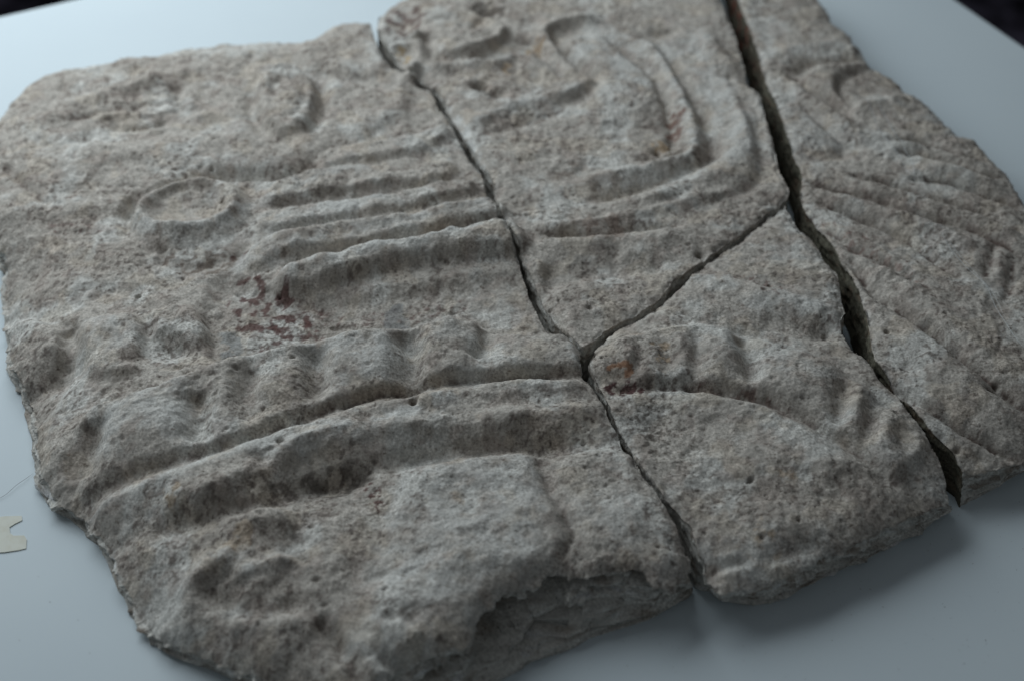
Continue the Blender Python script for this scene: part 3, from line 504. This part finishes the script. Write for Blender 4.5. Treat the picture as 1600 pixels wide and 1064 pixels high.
def bilg(F, x, y, x0, y0):
    u = np.clip((x-x0)/CELL, 0, F.shape[1]-1.01); v = np.clip((y-y0)/CELL, 0, F.shape[0]-1.01); i = u.astype(int); j = v.astype(int); a = u-i; b = v-j
    i1 = np.minimum(i+1, F.shape[1]-1); j1 = np.minimum(j+1, F.shape[0]-1)
    return F[j, i]*(1-a)*(1-b)+F[j, i1]*a*(1-b)+F[j1, i]*(1-a)*b+F[j1, i1]*a*b
def build_piece(verts, seed, outer_fn, dz, tilt, regions):
    """returns dict part -> (verts, normals, faces, colours)"""
    P, Q, A = outline(verts, seed)
    s = window(P, DMAX+3*CELL); x = GX[s]; y = GY[s]
    ins = inside(P, x, y)
    # distance only where needed: a band round the rim
    coarse = np.full(x.shape, 1.0)
    for p in P[::3]:
        m = DMAX+0.006
        j0 = max(0, int((p[1]-m-y[0, 0])/CELL)); j1 = int((p[1]+m-y[0, 0])/CELL)+2; i0 = max(0, int((p[0]-m-x[0, 0])/CELL)); i1 = int((p[0]+m-x[0, 0])/CELL)+2
        coarse[j0:j1, i0:i1] = 0
    d = np.full(x.shape, 1.0); idx = np.zeros(x.shape, int); tt = np.zeros(x.shape)
    n = len(P)
    best = np.full(x.shape, 1.0)
    for i in range(n):
        a = P[i]; b = P[(i+1) % n]; e = b-a; L2 = e@e+1e-18; m = DMAX+2*CELL
        j0 = max(0, int((min(a[1], b[1])-m-y[0, 0])/CELL)); j1 = int((max(a[1], b[1])+m-y[0, 0])/CELL)+2; i0 = max(0, int((min(a[0], b[0])-m-x[0, 0])/CELL)); i1 = int((max(a[0], b[0])+m-x[0, 0])/CELL)+2
        xs_ = x[j0:j1, i0:i1]; ys_ = y[j0:j1, i0:i1]
        t = np.clip(((xs_-a[0])*e[0]+(ys_-a[1])*e[1])/L2, 0, 1)
        q = (xs_-(a[0]+t*e[0]))**2+(ys_-(a[1]+t*e[1]))**2
        w = best[j0:j1, i0:i1]; k = q < w
        w[k] = q[k]; idx[j0:j1, i0:i1][k] = i; tt[j0:j1, i0:i1][k] = t[k]
    d = np.sqrt(best); keep = ins | (d <= DMAX+CELL*0.75)
    sd = np.where(ins, d, -d)
    dout = np.full(x.shape, 0.05, np.float32); m = 0.028
    for i in range(n):
        if A[i, 1] <= 1.0: continue
        a = P[i]; j0 = max(0, int((a[1]-m-y[0, 0])/CELL)); j1 = int((a[1]+m-y[0, 0])/CELL)+2; i0 = max(0, int((a[0]-m-x[0, 0])/CELL)); i1 = int((a[0]+m-x[0, 0])/CELL)+2
        w = dout[j0:j1, i0:i1]; np.minimum(w, np.hypot(x[j0:j1, i0:i1]-a[0], y[j0:j1, i0:i1]-a[1]), out=w)
    DR = 0.0042*np.exp(-dout/0.0075)+0.0012*np.exp(-dout/0.0018)          # worn outer border
    # the face
    top = ZT + H[s] + dz + tilt[0]*(x-P[:, 0].mean()) + tilt[1]*(y-P[:, 1].mean())
    i2 = (idx+1) % n; am = A[idx, 1]*(1-tt)+A[i2, 1]*tt; hol = A[idx, 0]*(1-tt)+A[i2, 0]*tt
    outer = (am > 1.0)
    rn = 1+0.8*noise3(x/0.006, y/0.006, np.full_like(x, seed*1.0))
    dd = np.clip(d, 0, 1)
    edge = DR+np.where(outer, 0.0, 0.0010*np.exp(-(dd/0.0016))*np.clip(rn*1.4-0.3, 0, 2.5))
    # blend of outer / crack edge so that the drop does not jump
    topz = top-np.where(d < 0.9, edge, DR)
    gy2, gx2 = np.gradient(topz, CELL); nl = np.sqrt(1+gx2*gx2+gy2*gy2); rg = rough[s]*mm
    q3 = np.where(ins, 1.0, 0.0); fade = sst(0.0, 0.002, np.where(ins, d, 0.0))
    dn = np.zeros_like(topz); xi, yi, zi = x[ins], y[ins], topz[ins]
    dn[ins] = rg[ins]*(0.17*noise3(xi/0.0030, yi/0.0030, zi/0.0030)+0.15*noise3(xi/0.0016+7, yi/0.0016, zi/0.0016)+0.10*np.abs(noise3(xi/0.0022, yi/0.0022+5, zi/0.0022)))
    DX = -gx2/nl*dn*fade; DY = -gy2/nl*dn*fade; topz = topz+dn/nl
    Pn = P[idx]*(1-tt[..., None])+P[i2]*tt[..., None]; Qn = Q[idx]*(1-tt[..., None])+Q[i2]*tt[..., None]
    Zx = topz.copy(); VX = x+DX; VY = y+DY
    wall = ~ins & keep
    # rim height from the face right at the rim
    px_, py_ = Pn[wall][:, 0], Pn[wall][:, 1]
    amw = am[wall]; holw = hol[wall]
    rz = ZT+bil(H, px_, py_)+dz+tilt[0]*(px_-P[:, 0].mean())+tilt[1]*(py_-P[:, 1].mean()) - bilg(DR, px_, py_, x[0, 0], y[0, 0]) - np.where(amw > 1.0, 0.0, 0.0006)
    t = np.clip(d[wall]/DMAX, 0, 1)
    z = rz*(1-t)
    ex = x[wall]-px_; ey = y[wall]-py_; L = np.hypot(ex, ey)+1e-9; ex /= L; ey /= L
    env = sst(0, 0.10, t)*(1-0.55*sst(0.85, 1, t))
    nz = noise3(px_/0.011+seed, py_/0.011, z/0.0045)+0.75*noise3(px_/0.004, py_/0.004+seed, z/0.0024)+0.5*noise3(px_/0.0017, py_/0.0017, z/0.0014+seed)
    strata = 0.9*np.abs(noise3(px_/0.02, py_/0.02+seed, z/0.0036))
    off = mm*np.where(amw > 1.0, 1.75, 1.35)*amw*(nz-strata)*env
    cavn = np.clip(0.7+0.9*noise3(px_/0.02+3, py_/0.02, z/0.012), 0, 1.6)
    off -= mm*0.15*holw*sst(0.02, 0.16, t)*(1-sst(0.34, 0.72, t))*cavn
    if seed == 3.0:
        for hx, hy, tw, t0, th, dep, tl in ((822, 910, 60, 0.36, 0.12, 22, -0.12), (770, 935, 30, 0.20, 0.07, 7, 0.0), (880, 886, 34, 0.46, 0.05, 6, 0.10), (760, 940, 40, 0.62, 0.05, 5, -0.1), (1022, 902, 40, 0.22, 0.11, 9, 0.20), (850, 890, 32, 0.66, 0.05, 10, -0.10), (930, 886, 30, 0.30, 0.035, 4, 0.05), (905, 884, 60, 0.14, 0.03, 3.5, 0.02), (960, 880, 36, 0.16, 0.03, 3, 0.06), (690, 1002, 40, 0.35, 0.10, 5, -0.15), (1000, 890, 30, 0.62, 0.04, 2, 0.0)):
            c = XY([(hx, hy)])[0]; e = XY([(hx+tw, hy)])[0]; u = (px_-c[0])/(e[0]-c[0])
            off -= mm*dep*np.exp(-u**4)*np.exp(-((t-t0-tl*u)/th)**2)*np.where(py_ < c[1]+0.05, 1, 0)
    off += np.where(amw > 1.0, 0.0016*np.sin(np.clip(t*3, 0, 1)*math.pi)*0.5, 0)
    off += np.where(amw <= 1.0, 0.0007*sst(0.3, 0.7, t), 0)      # breaks fit more tightly below the worn rims
    lx = Qn[wall]-Pn[wall]
    VX[wall] = px_+lx[:, 0]*t+ex*off; VY[wall] = py_+lx[:, 1]*t+ey*off
    Zx[wall] = np.where(t > 0.999, -0.0005, z)
    # fix the corner cells: snap just-inside points is not needed, cells are small
    col = COL[s].copy()
    rim = np.exp(-(np.clip(d, 0, 1)/0.0014)**2)*ins*(am <= 1.0)*sst(0.0, 0.5, noise3(x/0.007, y/0.007, np.full_like(x, seed+2.0)))     # freshly chipped rims
    col = col*(1-0.7*rim[..., None])+np.array((0.52, 0.515, 0.49))*0.7*rim[..., None]; Zx = np.where(ins, Zx-0.0012*rim, Zx)
    wx, wy, wz = VX[wall], VY[wall], Zx[wall]
    a1 = noise3(wx/0.012, wy/0.012, wz/0.005+seed); a2 = noise3(wx/0.003, wy/0.003, wz/0.002+seed)
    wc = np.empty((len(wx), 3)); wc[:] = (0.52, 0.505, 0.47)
    if seed == 41.0:                                     # right piece's break: olive and rusty stain, narrow gap's shade painted in
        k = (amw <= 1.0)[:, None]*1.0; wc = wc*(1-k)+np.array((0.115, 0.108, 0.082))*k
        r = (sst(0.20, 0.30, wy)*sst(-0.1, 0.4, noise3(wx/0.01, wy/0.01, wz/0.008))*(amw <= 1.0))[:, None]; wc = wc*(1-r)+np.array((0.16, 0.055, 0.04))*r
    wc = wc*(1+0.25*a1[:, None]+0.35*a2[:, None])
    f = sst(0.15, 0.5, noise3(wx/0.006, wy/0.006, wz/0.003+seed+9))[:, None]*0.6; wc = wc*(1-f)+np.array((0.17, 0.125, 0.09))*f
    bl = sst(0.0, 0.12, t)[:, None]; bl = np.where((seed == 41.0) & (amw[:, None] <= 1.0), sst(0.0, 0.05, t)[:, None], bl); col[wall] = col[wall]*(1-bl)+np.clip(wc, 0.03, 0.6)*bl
    # faces
    quad = keep[:-1, :-1] & keep[1:, :-1] & keep[:-1, 1:] & keep[1:, 1:]
    ids = np.arange(x.size).reshape(x.shape)
    F = np.stack([ids[:-1, :-1][quad], ids[:-1, 1:][quad], ids[1:, 1:][quad], ids[1:, :-1][quad]], 1)
    VV = np.stack([VX, VY, Zx], -1).reshape(-1, 3); CC = col.reshape(-1, 3)
    e1 = VV[F[:, 2]]-VV[F[:, 0]]; e2 = VV[F[:, 3]]-VV[F[:, 1]]; fn = np.cross(e1, e2)
    NN = np.zeros_like(VV)
    for k in range(4):
        for c in range(3): NN[:, c] += np.bincount(F[:, k], fn[:, c], len(VV))
    NN /= np.linalg.norm(NN, axis=1)[:, None]+1e-20
    bad = np.abs(NN).sum(1) < 0.5; NN[bad] = (0, 0, 1)
    # part of each face
    cx = x[:-1, :-1][quad]+CELL/2; cy = y[:-1, :-1][quad]+CELL/2
    part = np.zeros(len(F), int); cnt = ins[:-1, :-1].astype(int)+ins[1:, :-1]+ins[:-1, 1:]+ins[1:, 1:]
    names = ['carved_face', 'broken_edge']
    for nm, poly in regions:
        pp = smoothline(XY(poly), 5, True); k = inside(pp, cx+0.0006*noise2(cx, cy, 0.008, 3), cy) & (part == 0); names.append(nm); part[k] = len(names)-1
    part[cnt[quad] <= 1] = 1
    return VV, NN, F, CC, part, names

# ------------------------------------------------------------------ materials
def nodes(m): m.use_nodes = True; nt = m.node_tree; return nt, nt.nodes['Principled BSDF']
def stone_material():
    m = bpy.data.materials.new('weathered_stone'); nt, b = nodes(m); N = nt.nodes.new; L = nt.links.new
    at_ = N('ShaderNodeAttribute'); at_.attribute_name = 'Col'
    tc = N('ShaderNodeTexCoord')
    def noise(scale, det, rough=0.6):
        n = N('ShaderNodeTexNoise'); n.inputs['Scale'].default_value = scale; n.inputs['Detail'].default_value = det; n.inputs['Roughness'].default_value = rough
        L(tc.outputs['Object'], n.inputs['Vector']); return n
    g1 = noise(950, 4, 0.65); g2 = noise(420, 4, 0.7)
    r = N('ShaderNodeValToRGB'); r.color_ramp.elements[0].position = 0.30; r.color_ramp.elements[0].color = (0.42, 0.40, 0.38, 1); r.color_ramp.elements[1].position = 0.66; r.color_ramp.elements[1].color = (1.46, 1.46, 1.46, 1)
    L(g1.outputs['Fac'], r.inputs['Fac'])
    mx = N('ShaderNodeMix'); mx.data_type = 'RGBA'; mx.blend_type = 'MULTIPLY'; mx.inputs['Factor'].default_value = 0.75; pm = noise(38, 3); pr = N('ShaderNodeMapRange'); pr.inputs['From Min'].default_value = 0.35; pr.inputs['From Max'].default_value = 0.65; pr.inputs['To Min'].default_value = 0.45; pr.inputs['To Max'].default_value = 0.95; L(pm.outputs['Fac'], pr.inputs['Value']); L(pr.outputs['Result'], mx.inputs['Factor'])
    L(at_.outputs['Color'], mx.inputs['A']); L(r.outputs['Color'], mx.inputs['B'])
    r2 = N('ShaderNodeValToRGB'); r2.color_ramp.elements[0].position = 0.59; r2.color_ramp.elements[0].color = (1, 1, 1, 1); r2.color_ramp.elements[1].position = 0.69; r2.color_ramp.elements[1].color = (0.45, 0.40, 0.37, 1)
    L(g2.outputs['Fac'], r2.inputs['Fac'])
    mx2 = N('ShaderNodeMix'); mx2.data_type = 'RGBA'; mx2.blend_type = 'MULTIPLY'; mx2.inputs['Factor'].default_value = 0.8
    L(mx.outputs['Result'], mx2.inputs['A']); L(r2.outputs['Color'], mx2.inputs['B']); L(mx2.outputs['Result'], b.inputs['Base Color'])
    b.inputs['Roughness'].default_value = 0.93; b.inputs['Specular IOR Level'].default_value = 0.18
    bp1 = N('ShaderNodeBump'); bp1.inputs['Strength'].default_value = 0.9; bp1.inputs['Distance'].default_value = 0.0003; L(g1.outputs['Fac'], bp1.inputs['Height'])
    bp2 = N('ShaderNodeBump'); bp2.inputs['Strength'].default_value = 0.8; bp2.inputs['Distance'].default_value = 0.00045; L(g2.outputs['Fac'], bp2.inputs['Height']); L(bp1.outputs['Normal'], bp2.inputs['Normal']); L(bp2.outputs['Normal'], b.inputs['Normal'])
    return m
STONE = stone_material()
def plain(name, col, rough=0.6, nscale=None, ncol=None, lo_=0.4, hi_=0.7, bump=0.0, spec=0.3):
    m = bpy.data.materials.new(name); nt, b = nodes(m); b.inputs['Base Color'].default_value = (*col, 1); b.inputs['Roughness'].default_value = rough; b.inputs['Specular IOR Level'].default_value = spec
    if nscale:
        N = nt.nodes.new; L = nt.links.new
        tc = N('ShaderNodeTexCoord'); n = N('ShaderNodeTexNoise'); n.inputs['Scale'].default_value = nscale; n.inputs['Detail'].default_value = 5; L(tc.outputs['Object'], n.inputs['Vector'])
        r = N('ShaderNodeValToRGB'); r.color_ramp.elements[0].position = lo_; r.color_ramp.elements[0].color = (*col, 1); r.color_ramp.elements[1].position = hi_; r.color_ramp.elements[1].color = (*ncol, 1)
        L(n.outputs['Fac'], r.inputs['Fac']); L(r.outputs['Color'], b.inputs['Base Color'])
        if bump:
            q = N('ShaderNodeBump'); q.inputs['Distance'].default_value = bump; L(n.outputs['Fac'], q.inputs['Height']); L(q.outputs['Normal'], b.inputs['Normal'])
    return m

def link(name, me, parent=None, mat=None):
    o = bpy.data.objects.new(name, me); SC.collection.objects.link(o)
    if parent is not None: o.parent = parent
    if mat is not None and me is not None: me.materials.append(mat)
    return o
def tag(o, label=None, cat=None, group=None, kind=None):
    if label: o['label'] = label
    if cat: o['category'] = cat
    if group: o['group'] = group
    if kind: o['kind'] = kind
    return o
def mesh_np(name, V_, F_, N_=None, C_=None):
    me = bpy.data.meshes.new(name); n = len(V_); k = len(F_); w = F_.shape[1]
    me.vertices.add(n); me.vertices.foreach_set('co', V_.astype(np.float32).ravel())
    me.loops.add(k*w); me.loops.foreach_set('vertex_index', F_.astype(np.int32).ravel())
    me.polygons.add(k); me.polygons.foreach_set('loop_start', np.arange(0, k*w, w, dtype=np.int32)); 
    me.update(calc_edges=True)
    me.polygons.foreach_set('use_smooth', np.ones(k, bool))
    if C_ is not None:
        a = me.color_attributes.new('Col', 'FLOAT_COLOR', 'POINT'); a.data.foreach_set('color', np.concatenate([C_, np.ones((n, 1))], 1).astype(np.float32).ravel())
    if N_ is not None: me.normals_split_custom_set_from_vertices(N_.astype(np.float32))
    return me

# ------------------------------------------------------------------ table and floor
K = XY([(1148, -239)], 0.0)[0]; d1 = XY([(0, 25)], 0.0)[0]-K; d2 = XY([(1600, 72)], 0.0)[0]-K; d1 /= np.linalg.norm(d1); d2 /= np.linalg.norm(d2)
def table():
    a = K; b = K+d1*1.5; c = K+d1*1.5+d2*1.25; d = K+d2*1.25
    prof = [(0.0025, 0.0), (0.0008, -0.0006), (0.0, -0.0022), (0.0, -0.018), (0.003, -0.020)]
    Vv = []; Ff = []
    cen = (a+b+c+d)/4
    for ins_, z in prof:
        for p, s1, s2 in ((a, 1, 1), (b, -1, 1), (c, -1, -1), (d, 1, -1)):
            q = p+d1*ins_*s1+d2*ins_*s2; Vv.append((q[0], q[1], z))
    Ff.append((0, 1, 2, 3))
    for k in range(len(prof)-1):
        for i in range(4):
            j = (i+1) % 4; Ff.append((k*4+i, (k+1)*4+i, (k+1)*4+j, k*4+j))
    Ff.append(tuple(reversed([(len(prof)-1)*4+i for i in range(4)])))
    me = bpy.data.meshes.new('table_top'); me.from_pydata(Vv, [], Ff); me.update()
    import bmesh
    bm = bmesh.new(); bm.from_mesh(me); bmesh.ops.recalc_face_normals(bm, faces=bm.faces); bm.to_mesh(me); bm.free()
    return me
tb = link('table_top', table(), None, plain('white_laminate', (0.62, 0.69, 0.725), 0.6, 16.0, (0.60, 0.67, 0.71), 0.35, 0.75, 0.0, 0.12)); tag(tb, kind='structure')
fm = bpy.data.meshes.new('floor'); fm.from_pydata([(-6, -6, -0.74), (6, -6, -0.74), (6, 6, -0.74), (-6, 6, -0.74)], [], [(0, 1, 2, 3)])
tag(link('floor', fm, None, plain('dark_carpet', (0.010, 0.009, 0.012), 0.95, 24.0, (0.16, 0.14, 0.20), 0.42, 0.75, 0.01, 0.1)), kind='structure')

# ------------------------------------------------------------------ the four pieces
PIECES = [
 ('relief_fragment', 'largest grey stone relief piece with carved ring boss, disc and long parallel bars, lying leftmost', Lp, 3.0, 0.0, (0.0, 0.0), [
    ('carved_ring', [(198,335),(212,300),(250,280),(300,273),(355,280),(390,305),(388,338),(355,362),(320,378),(270,384),(222,374),(202,355)]),
    ('carved_disc', [(392,150),(405,118),(450,100),(492,110),(510,145),(502,190),(470,212),(440,216),(408,195)]),
    ('carved_bar', [(405,315),(440,284),(520,256),(640,252),(710,245),(725,258),(690,272),(600,290),(500,310),(420,330)]),
    ('carved_bar', [(402,352),(420,332),(500,311),(600,291),(690,274),(740,268),(760,292),(690,312),(560,340),(420,364)]),
    ('carved_bar', [(380,400),(396,374),(420,366),(560,342),(690,314),(765,298),(785,345),(700,360),(560,388),(430,412)]),
    ('carved_bar', [(430,440),(430,416),(560,390),(700,362),(788,348),(815,400),(820,425),(700,440),(560,466),(460,460)]),
    ('beaded_band', [(128,648),(250,604),(380,562),(480,537),(600,517),(740,494),(830,512),(890,530),(912,560),(905,580),(800,584),(700,591),(600,607),(480,642),(350,692),(250,718),(118,766),(112,700)]),
    ('plain_moulding', [(110,785),(118,768),(250,720),(350,694),(480,644),(600,609),(700,593),(800,586),(910,582),(950,630),(975,672),(800,676),(640,700),(520,735),(360,780),(230,815),(140,815)]),
    ('raised_panel', [(600,790),(640,735),(730,702),(820,690),(850,735),(880,790),(895,835),(868,875),(800,915),(748,945),(690,990),(600,985),(575,930),(590,860)])]),
 ('relief_fragment', 'upper middle stone relief piece carved with concentric curved mouldings and a pointed leaf shape', Mp, 17.0, 0.0006, (0.0, 0.0), [
    ('carved_leaf', [(640,118),(655,100),(720,98),(800,88),(870,100),(938,119),(880,155),(800,185),(740,200),(690,155),(665,132)]),
    ('curved_moulding', [(930,52),(960,42),(1010,52),(1045,85),(1075,130),(1095,185),(1100,225),(1070,252),(1000,272),(940,285),(930,268),(1010,250),(1066,228),(1066,195),(1040,140),(1010,95),(970,68)]),
    ('curved_moulding', [(1030,52),(1090,42),(1130,90),(1170,160),(1192,235),(1170,275),(1080,302),(940,332),(930,310),(1030,284),(1110,252),(1122,222),(1100,165),(1070,105)]),
    ('carved_bar', [(830,372),(900,364),(990,358),(1060,348),(1090,370),(1040,398),(960,402),(880,408),(838,402)])]),
 ('relief_fragment', 'lower middle stone relief piece with beaded curved band and red brown stain along its groove', Rp, 29.0, -0.0008, (-0.006, 0.006), [
    ('beaded_band', [(925,566),(945,545),(1000,518),(1090,503),(1170,518),(1260,543),(1330,583),(1400,638),(1452,690),(1405,742),(1350,697),(1300,666),(1240,633),(1190,611),(1120,599),(1040,591),(958,602)])]),
 ('relief_fragment', 'rightmost stone relief piece carved with fanning feather lines and a hooked shape, beside widest crack', Tp, 41.0, -0.0012, (-0.006, 0.0), [
    ('carved_hook', [(1225,80),(1270,60),(1345,60),(1362,92),(1330,108),(1320,120),(1322,145),(1350,175),(1320,180),(1270,145),(1232,112)]),
    ('carved_feathers', [(1262,272),(1330,258),(1400,205),(1480,212),(1560,240),(1640,300),(1650,420),(1560,500),(1460,450),(1380,400),(1290,335)])]),
]
for name, label, verts, seed, dz, tilt, regions in PIECES:
    VV, NN, F, CC, part, names = build_piece(verts, seed, None, dz, tilt, regions)
    c = VV[np.unique(F)].mean(0); c = np.array([c[0], c[1], 0.0])
    root = link(name, None); root.location = c; root.empty_display_size = 0.05
    tag(root, label, 'stone relief', 'pieces of the broken stone relief')
    for k, nm in enumerate(names):
        f = F[part == k]
        if len(f) == 0: continue
        u, inv = np.unique(f, return_inverse=True)
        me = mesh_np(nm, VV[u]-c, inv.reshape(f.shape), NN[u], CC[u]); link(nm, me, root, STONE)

# ------------------------------------------------------------------ small things
def tube(name, P3, r, mat, sides=5, taper=True):
    P3 = np.asarray(P3, float); n = len(P3); Vv = []; Ff = []
    for i in range(n):
        t = P3[min(i+1, n-1)]-P3[max(i-1, 0)]; t /= np.linalg.norm(t)+1e-12
        a = np.cross(t, (0, 0, 1)); a /= np.linalg.norm(a)+1e-9; b = np.cross(t, a)
        rr = r*(1 if not taper else max(0.35, min(1, 4*min(i, n-1-i)/n+0.35)))
        for k in range(sides):
            q = 2*math.pi*k/sides; Vv.append(P3[i]+rr*(a*math.cos(q)+b*math.sin(q)))
    for i in range(n-1):
        for k in range(sides):
            j = (k+1) % sides; Ff.append((i*sides+k, i*sides+j, (i+1)*sides+j, (i+1)*sides+k))
    c = P3.mean(0); me = bpy.data.meshes.new(name); me.from_pydata([tuple(v-c) for v in Vv], [], Ff); me.update()
    for p in me.polygons: p.use_smooth = True
    o = link(name, me, None, mat); o.location = c; return o
hairm = plain('dark_hair', (0.10, 0.085, 0.075), 0.5)
hp = smoothline(XY([(-15,786),(8,775),(26,760),(40,750),(52,740)], 0.0), 8); tag(tube('stray_hair', np.c_[hp, np.full(len(hp), 0.0003)+0.0006*np.sin(np.linspace(0, 3, len(hp)))], 0.00007, hairm), 'thin dark hair on the white table at the left edge of the stone', 'hair')
fibre = plain('white_fibre', (0.62, 0.64, 0.64), 0.6)
def on_stone(pts, lift):
    p = smoothline(XY(pts), 8); z = ZT+bil(H, p[:, 0], p[:, 1])-0.0012
    k = np.ones(7)/7; zz = np.convolve(np.pad(z, 3, 'edge'), k, 'valid'); return np.c_[p, np.maximum(zz, z)+lift]
tag(tube('white_thread', on_stone([(1368,160),(1385,185),(1400,210),(1418,238),(1428,262),(1430,282)], 0.0008), 0.00010, fibre), 'fine white thread curving over the feather lines below the carved hook', 'thread')
tag(tube('white_thread', on_stone([(1352,161),(1364,178),(1372,200),(1390,222),(1408,246),(1420,270)], 0.0008), 0.00009, fibre), 'short white thread just left of another thread below the carved hook', 'thread')
tag(tube('white_thread', on_stone([(1470,365),(1485,388),(1515,420),(1540,445),(1560,480),(1585,520),(1605,545)], 0.0007), 0.00010, fibre), 'long white thread running down the right side of the feathered stone piece', 'thread')
tag(tube('white_thread', on_stone([(1478,372),(1500,398),(1530,432),(1556,462),(1575,500)], 0.0010), 0.00007, fibre), 'faint white thread lying alongside the longest thread on the feathered stone piece', 'thread')
# scrap of tape stuck to the table
def tape():
    o = XY([(-25,810),(10,807),(34,806),(35,813),(23,819),(15,824),(16,833),(21,837),(38,837),(42,843),(41,857),(29,860),(8,863),(-25,865)], 0.0); c = o.mean(0); n = len(o)
    Vv = []; 
    for z in (0.0001, 0.00035):
        for i, p in enumerate(o): Vv.append((p[0]-c[0], p[1]-c[1], z+(0.00012*max(0, math.sin(i*1.7)) if z > 0.0002 else 0)))
    Ff = [tuple(range(n, 2*n)), tuple(range(n-1, -1, -1))]+[(i, (i+1) % n, n+(i+1) % n, n+i) for i in range(n)]
    me = bpy.data.meshes.new('tape_scrap'); me.from_pydata(Vv, [], Ff); me.update()
    ob = link('tape_scrap', me, None, plain('old_tape', (0.60, 0.605, 0.53), 0.45, 260, (0.54, 0.53, 0.44), 0.45, 0.75)); ob.location = (c[0], c[1], 0.0)
    return ob
tag(tape(), 'torn scrap of yellowed tape stuck to the white table at left', 'tape')
# stone dust and crumbs on the table round the pieces
def crumbs():
    Vv = []; Ff = []
    spots = [(82,820),(78,940),(122,968),(1205,912),(1380,948),(1476,948),(1360,920),(1345,920),(1085,995),(1415,1004),(1258,1060),(1520,880),(1540,1000),(1300,1000),(980,1040),(1050,1010),(1450,860),(1560,820),(1330,960),(60,900),(30,1000),(140,1020),(1180,1020)]
    allp = [at(np.array([float(a)]), np.array([float(b)]), 0.0)[0] for a, b in spots]
    for k in range(160):
        a, b = rng.uniform(900, 1600), rng.uniform(780, 1064)
        allp.append(at(np.array([a]), np.array([b]), 0.0)[0])
    for i, p in enumerate(allp):
        r = rng.uniform(0.00012, 0.00024) if i < len(spots) else rng.uniform(0.00007, 0.00017); b0 = len(Vv)
        for q in range(5):
            an = q*2*math.pi/5+rng.uniform(-0.3, 0.3); rr = r*rng.uniform(0.7, 1.3); Vv.append((p[0]+rr*math.cos(an), p[1]+rr*math.sin(an), 0.0001))
        Vv.append((p[0], p[1], r*1.1))
        for q in range(5): Ff.append((b0+q, b0+(q+1) % 5, b0+5))
    me = bpy.data.meshes.new('stone_crumbs'); me.from_pydata(Vv, [], Ff); me.update()
    return link('stone_crumbs', me, None, plain('crumb', (0.22, 0.2, 0.18), 0.9))
tag(crumbs(), 'tiny dark stone crumbs scattered on the white table', 'crumbs', kind='stuff')
